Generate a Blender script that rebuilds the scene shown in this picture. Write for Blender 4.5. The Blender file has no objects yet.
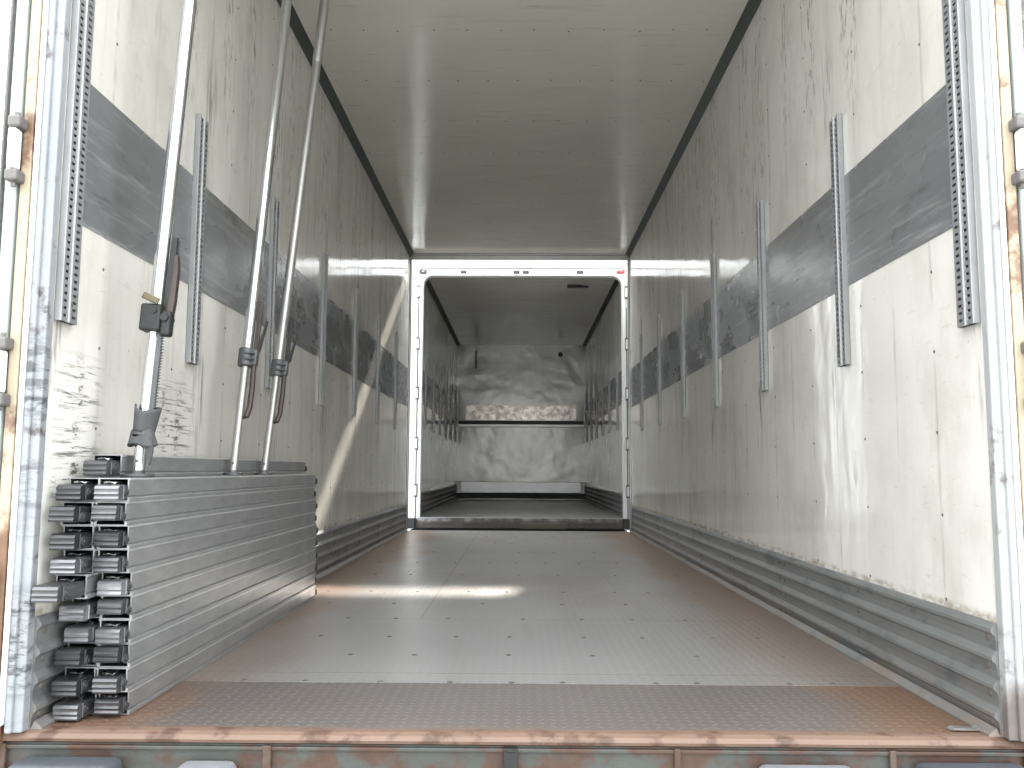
import bpy, bmesh, math, random
from mathutils import Vector, Matrix
random.seed(7)
C = bpy.context.scene
COL = C.collection
PI = math.pi

# ---------------------------------------------------------------- camera
F, PITCH, YAW, ROLL = 850.0, math.radians(5.76), math.radians(0.575), math.radians(0.28)
def cam_dir(x, y, z):
    c, s = math.cos(ROLL), math.sin(ROLL); x, z = c*x - s*z, s*x + c*z
    c, s = math.cos(PITCH), math.sin(PITCH); y, z = c*y - s*z, s*y + c*z
    c, s = math.cos(YAW), math.sin(YAW); x, y = c*x - s*y, s*x + c*y
    return Vector((x, y, z))
CAM = Vector((0.016, 0, 0.657))
cd = bpy.data.cameras.new('camera'); cam = bpy.data.objects.new('camera', cd); COL.objects.link(cam)
R_, U_, F_ = cam_dir(1, 0, 0), cam_dir(0, 0, 1), cam_dir(0, 1, 0)
m = Matrix((R_, U_, -F_)).transposed().to_4x4(); m.translation = CAM
cam.matrix_world = m
cd.sensor_width = 36; cd.lens = 36*F/1024; cd.clip_start = 0.02; cd.clip_end = 300
C.camera = cam

# ---------------------------------------------------------------- sky, sun, exposure
W = bpy.data.worlds.new('overcast'); C.world = W; W.use_nodes = True
bg = W.node_tree.nodes['Background']; bg.inputs[0].default_value = (0.93, 0.965, 1.0, 1)
# overcast sky, brighter overhead than at the horizon
_t = W.node_tree; _c = _t.nodes.new('ShaderNodeTexCoord'); _s = _t.nodes.new('ShaderNodeSeparateXYZ'); _t.links.new(_c.outputs['Generated'], _s.inputs[0])
_m = _t.nodes.new('ShaderNodeMath'); _m.operation = 'MAXIMUM'; _t.links.new(_s.outputs[2], _m.inputs[0]); _m.inputs[1].default_value = 0.0
_a = _t.nodes.new('ShaderNodeMath'); _a.operation = 'MULTIPLY_ADD'; _t.links.new(_m.outputs[0], _a.inputs[0])
SKY = 2.7
_a.inputs[1].default_value = 0.7*SKY; _a.inputs[2].default_value = SKY; 
# wide bright haze around the sun
_d = _t.nodes.new('ShaderNodeVectorMath'); _d.operation = 'DOT_PRODUCT'; _t.links.new(_c.outputs['Generated'], _d.inputs[0]); _d.inputs[1].default_value = Vector((1.25, 4.72, 2.95)).normalized()
_x = _t.nodes.new('ShaderNodeMath'); _x.operation = 'MAXIMUM'; _t.links.new(_d.outputs['Value'], _x.inputs[0]); _x.inputs[1].default_value = 0.0
_p = _t.nodes.new('ShaderNodeMath'); _p.operation = 'POWER'; _t.links.new(_x.outputs[0], _p.inputs[0]); _p.inputs[1].default_value = 2.0
_q = _t.nodes.new('ShaderNodeMath'); _q.operation = 'MULTIPLY_ADD'; _t.links.new(_p.outputs[0], _q.inputs[0]); _q.inputs[1].default_value = 14.0; _t.links.new(_a.outputs[0], _q.inputs[2])
_t.links.new(_q.outputs[0], bg.inputs[1])
sd = bpy.data.lights.new('sun', 'SUN'); sd.energy = 9.0; sd.angle = math.radians(1.6); sd.color = (1, 0.93, 0.84)
sun = bpy.data.objects.new('sun', sd); COL.objects.link(sun)
sun.rotation_euler = Vector((-1.25, -4.72, -2.95)).to_track_quat('-Z', 'Y').to_euler()
C.view_settings.view_transform = 'Standard'; C.view_settings.look = 'None'
C.view_settings.gamma = 1; C.view_settings.use_curve_mapping = False
C.view_settings.exposure = 0.56
try:
    C.cycles.max_bounces = 16; C.cycles.diffuse_bounces = 12; C.cycles.glossy_bounces = 6
except Exception: pass

# ---------------------------------------------------------------- node helpers
class NT:
    def __init__(s, name):
        s.m = bpy.data.materials.new(name); s.m.use_nodes = True; s.t = s.m.node_tree
        s.b = s.t.nodes['Principled BSDF']
        s.co = s.t.nodes.new('ShaderNodeTexCoord').outputs['Object']
        sep = s.t.nodes.new('ShaderNodeSeparateXYZ'); s.t.links.new(s.co, sep.inputs[0])
        s.x, s.y, s.z = sep.outputs
    def put(s, inp, v):
        if isinstance(v, bpy.types.NodeSocket): s.t.links.new(v, inp)
        elif isinstance(v, tuple) and len(v) == 3 and inp.type == 'RGBA': inp.default_value = (*v, 1)
        else: inp.default_value = v
    def math(s, op, a, b=0.0, c=0.0):
        n = s.t.nodes.new('ShaderNodeMath'); n.operation = op
        for i, v in zip(n.inputs, (a, b, c)): s.put(i, v)
        return n.outputs[0]
    def scale(s, v, sx, sy, sz):
        n = s.t.nodes.new('ShaderNodeVectorMath'); n.operation = 'MULTIPLY'
        s.put(n.inputs[0], v); n.inputs[1].default_value = (sx, sy, sz); return n.outputs[0]
    def noise(s, sc=(1, 1, 1), scale=1.0, detail=4.0, rough=0.55, dist=0.0, off=None):
        n = s.t.nodes.new('ShaderNodeTexNoise'); v = s.scale(s.co, *sc)
        if off is not None:
            a = s.t.nodes.new('ShaderNodeVectorMath'); a.operation = 'ADD'; s.put(a.inputs[0], v); a.inputs[1].default_value = off; v = a.outputs[0]
        s.put(n.inputs['Vector'], v); n.inputs['Scale'].default_value = scale
        n.inputs['Detail'].default_value = detail; n.inputs['Roughness'].default_value = rough; n.inputs['Distortion'].default_value = dist
        return n.outputs['Fac']
    def rng(s, v, a, b, c=0.0, d=1.0):
        n = s.t.nodes.new('ShaderNodeMapRange'); n.interpolation_type = 'SMOOTHSTEP'
        s.put(n.inputs[0], v)
        if a > b: a, b, c, d = b, a, d, c
        n.inputs[1].default_value = a; n.inputs[2].default_value = b; n.inputs[3].default_value = c; n.inputs[4].default_value = d
        return n.outputs[0]
    def mix(s, f, a, b):
        n = s.t.nodes.new('ShaderNodeMix'); n.data_type = 'RGBA'
        s.put(n.inputs['Factor'], f); s.put(n.inputs['A'], a); s.put(n.inputs['B'], b)
        return n.outputs['Result']
    def mul(s, *a):
        r = a[0]
        for q in a[1:]: r = s.math('MULTIPLY', r, q)
        return r
    def bump(s, h, dist=0.01, strength=1.0):
        n = s.t.nodes.new('ShaderNodeBump'); s.put(n.inputs['Height'], h)
        n.inputs['Distance'].default_value = dist; n.inputs['Strength'].default_value = strength
        prev = getattr(s, '_nb', None)
        if prev is not None: s.put(n.inputs['Normal'], prev)
        s._nb = n.outputs[0]; s.put(s.b.inputs['Normal'], s._nb)
    def fin(s, color=None, rough=None, metal=None, spec=None, coat=None):
        if color is not None: s.put(s.b.inputs['Base Color'], color)
        if rough is not None: s.put(s.b.inputs['Roughness'], rough)
        if metal is not None: s.put(s.b.inputs['Metallic'], metal)
        if spec is not None: s.put(s.b.inputs['Specular IOR Level'], spec)
        if coat is not None: s.put(s.b.inputs['Coat Weight'], coat[0]); s.put(s.b.inputs['Coat Roughness'], coat[1])
        return s.m

def wavy(n, amp=0.012, axis='wall'):
    """the shallow waviness of thin lining panels"""
    if axis == 'wall': a = n.noise((1, 2.4, 0.8), 1.0, 2, 0.5); b = n.noise((1, 6, 4.5), 1.0, 2, 0.5)
    elif axis == 'ceil': a = n.noise((1.0, 2.4, 1), 1.0, 2, 0.5); b = n.noise((5, 7, 1), 1.0, 2, 0.5)
    else: a = n.noise((2.6, 1, 3.4), 1.0, 1, 0.4); b = n.noise((6, 1, 5), 1.0, 1, 0.4)
    h = n.math('ADD', n.mul(a, 1.0), n.mul(b, 0.42))
    n.bump(h, amp, 1.0)

def wall_mat(name, side, front=False):
    n = NT(name)
    base = n.mix(n.noise((1, 1.3, .8), 1.0, 5), (0.53, 0.512, 0.462), (0.68, 0.663, 0.615))
    streak = n.noise((1, 9, 0.5), 1.0, 6, 0.68, 0.3)
    base = n.mix(n.mul(n.rng(streak, 0.50, 0.78), 0.42), base, (0.36, 0.34, 0.28))
    # upper half is dirtier, with speckled marks in columns
    cols = n.rng(n.noise((0.01, 4.1, 0.01), 1.0, 1, 0.4, off=(0, 3.3, 0)), 0.46, 0.64)
    spk = n.rng(n.noise((1, 42, 11), 1.0, 3, 0.65), 0.50, 0.66)
    up = n.rng(n.z, 1.75, 2.4)
    base = n.mix(n.mul(spk, cols, up, 0.8), base, (0.20, 0.19, 0.16))
    fine = n.rng(n.noise((1, 10, 38), 1.0, 4, 0.7, off=(0, 7, 0)), 0.60, 0.72)
    base = n.mix(n.mul(fine, 0.42), base, (0.42, 0.38, 0.31))
    spot = n.rng(n.noise((1, 60, 60), 1.0, 2, 0.5), 0.74, 0.78)
    base = n.mix(n.mul(spot, 0.7), base, (0.22, 0.19, 0.15))
    col = n.math('ABSOLUTE', n.math('SUBTRACT', n.math('FRACT', n.math('DIVIDE', n.math('SUBTRACT', n.y, 2.465-0.1293), 0.2585)), 0.5))
    cl = n.mul(n.rng(n.math('ADD', col, n.mul(n.noise((1, 20, 9), 1.0, 3), 0.05)), 0.075, 0.028), n.rng(n.noise((1, 6, 2.2), 1.0, 4, 0.7, off=(0, 5, 1)), 0.42, 0.62))
    base = n.mix(n.mul(cl, 0.45), base, (0.27, 0.24, 0.19))
    grime = n.rng(n.noise((1, 2.2, 1.3), 1.0, 6, 0.7, off=(0, 2, 8)), 0.45, 0.70)
    base = n.mix(n.mul(grime, 0.40), base, (0.36, 0.335, 0.28))
    # smudges above and below every slotted track
    ph = n.math('ABSOLUTE', n.math('SUBTRACT', n.math('FRACT', n.math('DIVIDE', n.math('SUBTRACT', n.y, 2.2-0.517+0.0), 1.034)), 0.5))
    near = n.rng(ph, 0.09, 0.02)
    zt = n.math('ADD', n.mul(n.rng(n.z, 1.9, 2.05), n.rng(n.z, 2.45, 2.05)), n.mul(n.rng(n.z, 0.62, 1.0), n.rng(n.z, 1.12, 1.04)))
    sm = n.rng(n.noise((1, 40, 4), 1.0, 3, 0.6, off=(0, 1.7, 0)), 0.46, 0.66)
    base = n.mix(n.mul(near, zt, sm, 0.75), base, (0.11, 0.105, 0.095))
    if side == 'L' and not front:   # black horizontal scuffs from the stacked beams
        hz = n.math('MAXIMUM', n.rng(n.noise((1, 5, 95), 1.0, 3, 0.7, off=(0, 2.1, 5)), 0.50, 0.66), n.mul(n.rng(n.noise((1, 16, 42), 1.0, 3, 0.7, off=(0, 1.1, 3)), 0.53, 0.64), n.rng(n.math('ABSOLUTE', n.math('SUBTRACT', n.math('FRACT', n.math('DIVIDE', n.y, 0.115)), 0.5)), 0.3, 0.1)))
        c1 = n.math('ADD', n.rng(n.math('ABSOLUTE', n.math('SUBTRACT', n.y, 2.36)), 0.17, 0.05), n.rng(n.math('ABSOLUTE', n.math('SUBTRACT', n.y, 3.02)), 0.22, 0.06))
        zz = n.mul(n.rng(n.z, 1.0, 0.9), n.rng(n.z, 0.5, 0.62))
        base = n.mix(n.mul(hz, n.math('MINIMUM', c1, 1.0), zz, 0.85), base, (0.035, 0.037, 0.042))
    # rusty edge line just above the kick plates
    z0 = 0.285 if not front else 0.405
    rl = n.mul(n.rng(n.z, z0+0.022, z0+0.003), n.rng(n.noise((1, 14, 30), 1.0, 4, 0.65), 0.38, 0.62))
    base = n.mix(n.mul(rl, 0.7), base, (0.24, 0.19, 0.13))
    wavy(n, 0.0055)
    return n.fin(base, n.rng(n.noise((1, 5, 2), 1.0, 3), 0.3, 0.7, 0.06, 0.12), 0.0, 0.7)

def ceiling_mat(name):
    n = NT(name)
    base = n.mix(n.noise((1.2, 1.2, 1), 1.0, 5), (0.49, 0.473, 0.415), (0.63, 0.61, 0.545))
    st = n.rng(n.noise((2, 22, 1), 1.0, 4, 0.6), 0.55, 0.72)
    base = n.mix(n.mul(st, 0.4), base, (0.40, 0.36, 0.29))
    sc = n.rng(n.noise((5, 60, 1), 1.0, 3, 0.6, off=(4, 0, 0)), 0.66, 0.72)
    base = n.mix(n.mul(sc, 0.5), base, (0.22, 0.20, 0.16))
    wavy(n, 0.0065, 'ceil')
    return n.fin(base, 0.13, 0.0, 0.5)

def band_mat(name):
    n = NT(name)
    base = n.mix(n.noise((1, 1.5, 4), 1.0, 4, 0.6), (0.15, 0.154, 0.157), (0.25, 0.254, 0.256))
    sc = n.rng(n.noise((1, 2.2, 40), 1.0, 4, 0.7), 0.5, 0.72)
    base = n.mix(n.mul(sc, 0.5), base, (0.44, 0.44, 0.44))
    dk = n.rng(n.noise((1, 3, 30), 1.0, 4, 0.7, off=(0, 9, 2)), 0.52, 0.74)
    base = n.mix(n.mul(dk, 0.5), base, (0.05, 0.05, 0.05))
    wavy(n, 0.0035)
    return n.fin(base, n.rng(n.noise((1, 3, 5), 1.0, 2), 0.3, 0.7, 0.22, 0.32), 0.4, 0.5)

def kick_mat(name):
    n = NT(name)
    base = n.mix(n.noise((1, 2, 5), 1.0, 5, 0.6), (0.13, 0.137, 0.140), (0.27, 0.27, 0.258))
    bl = n.rng(n.noise((1, 5, 12), 1.0, 3, 0.6, off=(0, 4, 0)), 0.55, 0.68)
    base = n.mix(n.mul(bl, 0.7), base, (0.10, 0.108, 0.12))
    rs = n.mul(n.rng(n.z, 0.10, 0.0), n.rng(n.noise((1, 4, 4), 1.0, 3), 0.40, 0.62))
    base = n.mix(n.mul(rs, 0.45), base, (0.26, 0.17, 0.105))
    n.bump(n.noise((1, 5, 9), 1.0, 3), 0.0015)
    return n.fin(base, 0.46, 0.5, 0.5)

def plate_bump(n, pitch=0.034, amt=0.0025):
    """raised diagonal lozenges of tread plate, alternating in direction"""
    u = n.math('DIVIDE', n.x, pitch); v = n.math('DIVIDE', n.y, pitch)
    fu = n.math('SUBTRACT', n.math('FRACT', u), 0.5); fv = n.math('SUBTRACT', n.math('FRACT', v), 0.5)
    par = n.math('MODULO', n.math('ADD', n.math('FLOOR', n.math('ADD', u, 4000.0)), n.math('FLOOR', n.math('ADD', v, 4000.0))), 2.0)
    a = n.math('ADD', fu, fv); b = n.math('SUBTRACT', fu, fv)
    inv = n.math('SUBTRACT', 1.0, par)
    lo = n.math('ADD', n.mul(a, par), n.mul(b, inv)); la = n.math('ADD', n.mul(b, par), n.mul(a, inv))
    d = n.math('ADD', n.math('POWER', n.math('ABSOLUTE', n.math('DIVIDE', lo, 0.62)), 2.0), n.math('POWER', n.math('ABSOLUTE', n.math('DIVIDE', la, 0.20)), 2.0))
    h = n.rng(d, 1.0, 0.35)
    n.bump(h, amt, 1.0)
    return h

def floor_mat(name, kind):
    n = NT(name)
    if kind == 'near':
        base = n.mix(n.noise((1.5, 3, 1), 1.0, 5, 0.6), (0.080, 0.069, 0.062), (0.130, 0.113, 0.102))
        rz = n.math('MAXIMUM', n.rng(n.math('ADD', n.math('ABSOLUTE', n.x), n.mul(n.noise((2, 2, 1), 1.0, 4), 0.5)), 1.00, 1.36),
                    n.rng(n.math('ADD', n.y, n.mul(n.noise((3, 6, 1), 1.0, 3), 0.14)), 2.345, 2.265))
        base = n.mix(n.mul(rz, 0.75), base, (0.18, 0.092, 0.047))
        h = plate_bump(n, 0.030, 0.0022)
        base = n.mix(n.mul(h, 0.35), base, (0.27, 0.25, 0.235))
        return n.fin(base, 0.42, 0.25, 0.5)
    base = n.mix(n.noise((0.8, 1.6, 1), 1.0, 5, 0.6), (0.26, 0.257, 0.247), (0.42, 0.415, 0.40))
    st = n.rng(n.noise((6, 0.8, 1), 1.0, 4), 0.5, 0.75)
    base = n.mix(n.mul(st, 0.4), base, (0.21, 0.19, 0.165))
    if kind == 'main':
        rz = n.rng(n.math('ADD', n.math('ABSOLUTE', n.x), n.mul(n.noise((2, 1.2, 1), 1.0, 4), 0.7)), 1.04, 1.38)
        base = n.mix(n.mul(rz, 0.85), base, (0.25, 0.145, 0.078))
        far = n.mul(n.rng(n.noise((1.3, 0.9, 1), 1.0, 3, 0.6, off=(3, 0, 0)), 0.5, 0.68), n.rng(n.y, 3.4, 4.2))
        base = n.mix(n.mul(far, 0.45), base, (0.25, 0.19, 0.14))
        near_dim = n.rng(n.math('ADD', n.y, n.mul(n.noise((1.5, 1, 1), 1.0, 4), 1.6)), 5.6, 3.6)  # darker colour near the rear opening, painted to even out the light
        base = n.mix(n.mul(near_dim, 0.55), base, (0.19, 0.184, 0.174))
        # sheet joints
        j = n.rng(n.math('ABSOLUTE', n.math('SUBTRACT', n.math('FRACT', n.math('DIVIDE', n.math('SUBTRACT', n.y, 2.83-0.5), 1.003)), 0.5)), 0.006, 0.003)
        s_ = n.mul(n.rng(n.math('ABSOLUTE', n.math('ADD', n.x, 0.42)), 0.006, 0.003), n.rng(n.y, 3.80, 3.86))
        base = n.mix(n.mul(n.math('MAXIMUM', j, s_), 0.6), base, (0.16, 0.12, 0.09))
    h = plate_bump(n, 0.034, 0.0018)
    base = n.mix(n.mul(h, 0.25), base, (0.46, 0.455, 0.44))
    return n.fin(base, 0.33, 0.35, 0.5)

def rusty_paint(name, paint, paint2, amount=0.5, rough=0.5, scale=6.0, metal=0.0, rust=(0.30, 0.125, 0.05), foot=0, scuff=False):
    n = NT(name)
    base = n.mix(n.noise((1, 1, 1), scale*0.5, 4), paint, paint2)
    r = n.rng(n.noise((1, 1, 1), scale, 5, 0.65, off=(3, 1, 2)), 0.62-amount*0.3, 0.74-amount*0.3)
    r2 = n.mix(n.noise((1, 1, 1), scale*4, 3), rust, (rust[0]*0.45, rust[1]*0.5, rust[2]*0.6))
    if foot: r = n.math('MAXIMUM', r, n.rng(n.math('ADD', n.z, n.mul(n.noise((9, 9, 5), 1.0, 4), 0.25)), foot+0.17, foot+0.10))
    base = n.mix(r, base, r2)
    if scuff:
        q = n.mul(n.rng(n.noise((14, 14, 48), 1.0, 4, 0.7, off=(0, 4, 1)), 0.47, 0.60), n.rng(n.noise((0.1, 0.1, 3.5), 1.0, 3), 0.38, 0.52), n.rng(n.z, 1.05, 0.9))
        base = n.mix(n.mul(q, 0.85), base, (0.05, 0.055, 0.06))
    n.bump(n.noise((1, 1, 1), scale*5, 4), 0.002)
    return n.fin(base, rough, metal, 0.5)

def plain(name, c1, c2, rough, metal=0.0, scale=12.0, bump=0.0008, sc=(1, 1, 1), spec=0.5):
    n = NT(name)
    base = n.mix(n.noise(sc, scale, 4, 0.6), c1, c2)
    if bump: n.bump(n.noise(sc, scale*2, 3), bump)
    return n.fin(base, rough, metal, spec)

M = {}
M['wall_l'] = wall_mat('left lining paint', 'L'); M['wall_r'] = wall_mat('right lining paint', 'R'); M['wall_f'] = wall_mat('front box lining paint', 'L', True)
M['ceil'] = ceiling_mat('ceiling lining'); M['band'] = band_mat('grey protective band'); M['kick'] = kick_mat('aluminium kick plank')
M['floor'] = floor_mat('tread plate', 'main'); M['floor_near'] = floor_mat('brown worn tread plate', 'near'); M['floor_front'] = floor_mat('front box tread plate', 'front')
M['cove'] = plain('dark green grey trim', (0.022, 0.028, 0.025), (0.040, 0.048, 0.043), 0.5)
M['track'] = plain('galvanised track steel', (0.20, 0.204, 0.206), (0.33, 0.33, 0.325), 0.45, 0.5, 9)
M['dark'] = plain('dark slot', (0.03, 0.03, 0.03), (0.06, 0.06, 0.055), 0.7)
M['rivet'] = plain('old rivet', (0.09, 0.08, 0.068), (0.16, 0.14, 0.115), 0.5, 0.4, 30, 0)
M['alu'] = plain('dull aluminium', (0.15, 0.153, 0.153), (0.38, 0.38, 0.376), 0.36, 0.5, 9, 0.0012, (2, 1.0, 3))
M['alu_edge'] = plain('brightened aluminium lip', (0.42, 0.425, 0.425), (0.60, 0.60, 0.595), 0.35, 0.5, 8, 0.0004, (2, 1.2, 3))  # paler aluminium, paints lit edges onto the upper beam lips
M['alu_shaded'] = plain('shaded aluminium inside', (0.05, 0.05, 0.05), (0.09, 0.09, 0.09), 0.6, 0.5)  # darker copy of the aluminium, paints the shade inside the tubes
for _k, _a in enumerate((0.045, 0.075, 0.12, 0.20)):
    M['fitting%d' % _k] = plain('worn steel fitting', (_a, _a, _a*1.02), (_a*1.9, _a*1.9, _a*1.95), 0.30, 0.75, 14, 0.0008, (1, 4, 3))
M['fitting_dark'] = plain('blackened steel', (0.035, 0.035, 0.037), (0.075, 0.075, 0.075), 0.5, 0.4)
M['chrome'] = plain('bright galvanised tube', (0.46, 0.475, 0.48), (0.62, 0.63, 0.635), 0.18, 0.95, 3, 0.0005, (1, 1, .5))
M['tube_old'] = plain('dull galvanised tube', (0.28, 0.276, 0.265), (0.42, 0.412, 0.40), 0.34, 0.75, 4, 0.0008)
M['iron'] = plain('dark cast iron', (0.016, 0.017, 0.016), (0.042, 0.043, 0.041), 0.5, 0.5, 20)
M['lever'] = plain('brown worn lever', (0.034, 0.026, 0.023), (0.080, 0.060, 0.050), 0.45, 0.4, 12)
M['brass'] = plain('yellowed pawl', (0.09, 0.075, 0.042), (0.14, 0.115, 0.068), 0.4, 0.6, 20)
M['rubber'] = plain('grey rubber grip', (0.032, 0.034, 0.035), (0.065, 0.066, 0.067), 0.7, 0.0, 25)
M['collar'] = plain('grey cast collar', (0.062, 0.065, 0.065), (0.12, 0.12, 0.12), 0.5, 0.5, 25)
M['white'] = plain('white enamel', (0.80, 0.80, 0.79), (0.88, 0.88, 0.88), 0.3, 0, 8, 0.0005)
M['grey_line'] = plain('grey seal', (0.25, 0.25, 0.25), (0.33, 0.33, 0.32), 0.6)
M['red'] = plain('red lamp lens', (0.45, 0.03, 0.03), (0.55, 0.06, 0.05), 0.25)
M['post'] = rusty_paint('weathered post', (0.27, 0.275, 0.275), (0.36, 0.365, 0.36), 0.12, 0.5, 7, 0.1, (0.16, 0.13, 0.11), 0.09)
M['post_l'] = rusty_paint('scuffed galvanised post', (0.20, 0.215, 0.225), (0.30, 0.315, 0.325), 0.20, 0.42, 9, 0.2, (0.12, 0.10, 0.09), 0.0, True)
M['tan'] = rusty_paint('tan primer', (0.33, 0.27, 0.19), (0.42, 0.35, 0.25), 0.30, 0.5, 5, 0, (0.20, 0.105, 0.055), 0.50)
M['rust'] = rusty_paint('rusty sill', (0.115, 0.070, 0.047), (0.155, 0.100, 0.070), 0.40, 0.6, 9, 0, (0.095, 0.048, 0.028))
M['rust_dk'] = rusty_paint('dark rust', (0.06, 0.045, 0.034), (0.09, 0.062, 0.045), 0.6, 0.7, 8, 0, (0.08, 0.04, 0.022))
M['green'] = rusty_paint('faded green sill paint', (0.030, 0.034, 0.029), (0.062, 0.069, 0.060), 0.62, 0.5, 8, 0, (0.075, 0.036, 0.020))
M['door'] = rusty_paint('pale green white door', (0.40, 0.46, 0.43), (0.50, 0.55, 0.52), 0.10, 0.35, 3, 0, (0.13, 0.085, 0.05), 0.40)
M['hinge'] = plain('hinge steel', (0.10, 0.095, 0.09), (0.18, 0.17, 0.16), 0.5, 0.4, 20)
M['bumper'] = plain('grey blue rubber bumper', (0.030, 0.035, 0.042), (0.060, 0.067, 0.077), 0.5, 0, 10, 0.002)
M['bumper_pale'] = plain('pale bumper cap', (0.16, 0.165, 0.18), (0.26, 0.265, 0.28), 0.4, 0.3, 10, 0.001)
M['ground'] = plain('yard concrete', (0.13, 0.13, 0.127), (0.20, 0.20, 0.195), 0.85, 0, 1.5, 0.003)
M['wood'] = plain('dark wet timber', (0.08, 0.07, 0.05), (0.15, 0.13, 0.10), 0.5, 0, 6, 0.002, (1, 6, 6))
M['bridge'] = plain('matt black bridge plate', (0.006, 0.006, 0.006), (0.012, 0.011, 0.010), 0.95, 0, 12, 0, (1, 1, 1), 0.02)  # near-black matt colour all over the plate
M['seal'] = plain('black rubber seal', (0.012, 0.012, 0.012), (0.025, 0.025, 0.025), 0.6)
n = NT('bulkhead sheet')
b_ = n.mix(n.noise((2, 1, 2), 1.0, 5), (0.22, 0.215, 0.195), (0.33, 0.32, 0.29))
b_ = n.mix(n.mul(n.rng(n.noise((14, 1, 3), 1.0, 4), 0.52, 0.7), 0.4), b_, (0.22, 0.21, 0.18))
wavy(n, 0.010, 'end'); M['bulk'] = n.fin(b_, 0.22, 0.35, 0.5)
n = NT('polished scuff strip')
b_ = n.mix(n.rng(n.noise((9, 1, 9), 1.0, 4), 0.35, 0.65), (0.20, 0.175, 0.15), (0.40, 0.36, 0.315))
n.bump(n.noise((9, 1, 14), 1.0, 3), 0.004); M['strip'] = n.fin(b_, 0.25, 0.75)

# ---------------------------------------------------------------- geometry helpers
def obj(name, bm, mat, parent=None, smooth=False, loc=None, recalc=True):
    if recalc: bmesh.ops.recalc_face_normals(bm, faces=bm.faces)
    me = bpy.data.meshes.new(name); bm.to_mesh(me); bm.free()
    for q in (mat if isinstance(mat, (list, tuple)) else [mat]): me.materials.append(q)
    if smooth:
        for p in me.polygons: p.use_smooth = True
        try: me.set_sharp_from_angle(angle=math.radians(38))
        except Exception: pass
    o = bpy.data.objects.new(name, me); COL.objects.link(o)
    if parent: o.parent = parent
    if loc: o.location = loc
    return o
def thing(name, label, cat, loc=(0, 0, 0), rot=(0, 0, 0), group=None):
    o = bpy.data.objects.new(name, None); COL.objects.link(o); o.empty_display_size = 0.05
    o.location = loc; o.rotation_euler = rot; return tag(o, label, cat, group)
def tag(o, label, cat, group=None):
    o['label'] = label; o['category'] = cat
    if group: o['group'] = group
    return o
def struct(o, label, cat):
    o['kind'] = 'structure'; return tag(o, label, cat)
def box(bm, x0, x1, y0, y1, z0, z1, bev=0.0, seg=2, mi=0, rot=None, piv=None):
    r = bmesh.ops.create_cube(bm, size=1)
    vs = r['verts']
    for v in vs:
        v.co = Vector(((x0+x1)/2+v.co.x*(x1-x0), (y0+y1)/2+v.co.y*(y1-y0), (z0+z1)/2+v.co.z*(z1-z0)))
    fs = set(f for v in vs for f in v.link_faces)
    if bev > 0:
        es = list(set(e for v in vs for e in v.link_edges))
        g = bmesh.ops.bevel(bm, geom=es, offset=bev, segments=seg, affect='EDGES', profile=0.5)
        fs = set(f for f in fs if f.is_valid) | set(g['faces'])
        vs = list(set(v for f in fs for v in f.verts))
    for f in fs: f.material_index = mi
    if rot is not None: bmesh.ops.rotate(bm, verts=vs, cent=piv or Vector(((x0+x1)/2, (y0+y1)/2, (z0+z1)/2)), matrix=rot)
    return vs
def prism(bm, pts, axis, a, b, mi=0):
    """extrude a closed 2-D outline along an axis; pts are the two other coordinates in xyz order"""
    def P(p, t):
        return {'x': (t, p[0], p[1]), 'y': (p[0], t, p[1]), 'z': (p[0], p[1], t)}[axis]
    A = [bm.verts.new(P(p, a)) for p in pts]; B = [bm.verts.new(P(p, b)) for p in pts]
    n_ = len(pts); fs = [bm.faces.new(A), bm.faces.new(B[::-1])]
    for i in range(n_): fs.append(bm.faces.new((A[i], B[i], B[(i+1) % n_], A[(i+1) % n_])))
    for f in fs: f.material_index = mi
    return A + B
def tube(bm, path, radii, seg=20, mi=0, cap=True):
    """swept round tube through points with a radius for each"""
    path = [Vector(p) for p in path]
    if not isinstance(radii, (list, tuple)): radii = [radii]*len(path)
    rings = []
    for i, p in enumerate(path):
        a = path[max(i-1, 0)]; b = path[min(i+1, len(path)-1)]
        d = (b-a).normalized() if (b-a).length > 1e-9 else Vector((0, 0, 1))
        ref = Vector((1, 0, 0)) if abs(d.x) < 0.9 else Vector((0, 1, 0))
        u = d.cross(ref).normalized(); v = d.cross(u)
        rings.append([bm.verts.new(p + radii[i]*(math.cos(2*PI*k/seg)*u + math.sin(2*PI*k/seg)*v)) for k in range(seg)])
    for r0, r1 in zip(rings, rings[1:]):
        for k in range(seg):
            f = bm.faces.new((r0[k], r0[(k+1) % seg], r1[(k+1) % seg], r1[k])); f.material_index = mi
    if cap:
        bm.faces.new(rings[0][::-1]).material_index = mi; bm.faces.new(rings[-1]).material_index = mi
def disc(bm, c, axis, r, h, seg=8, mi=0):
    c = Vector(c); d = {'x': Vector((1, 0, 0)), 'y': Vector((0, 1, 0)), 'z': Vector((0, 0, 1))}[axis]
    tube(bm, [c, c+d*h*0.6, c+d*h], [r, r*0.9, r*0.45], seg, mi)

W2 = 1.22; Y0, Y1 = 2.205, 9.30; ZC = 3.052; TH = 0.055
KH = 0.278; B0, B1 = 1.335, 1.751
YF, XF, ZF = 9.85, 0.03, 0.101
KF = 9.85/9.66
def kx(v): return 0.016+(v-0.016)*KF
def kz(v): return 0.657+(v-0.657)*KF            # front box: rear face, centre, floor height
YE = 16.2

# ---------------------------------------------------------------- setting: ground, near box shell
bm = bmesh.new(); box(bm, -30, 30, -20, 40, -1.3, -1.15)
struct(obj('ground', bm, M['ground']), 'pale concrete yard beneath the truck', 'ground')

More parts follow.
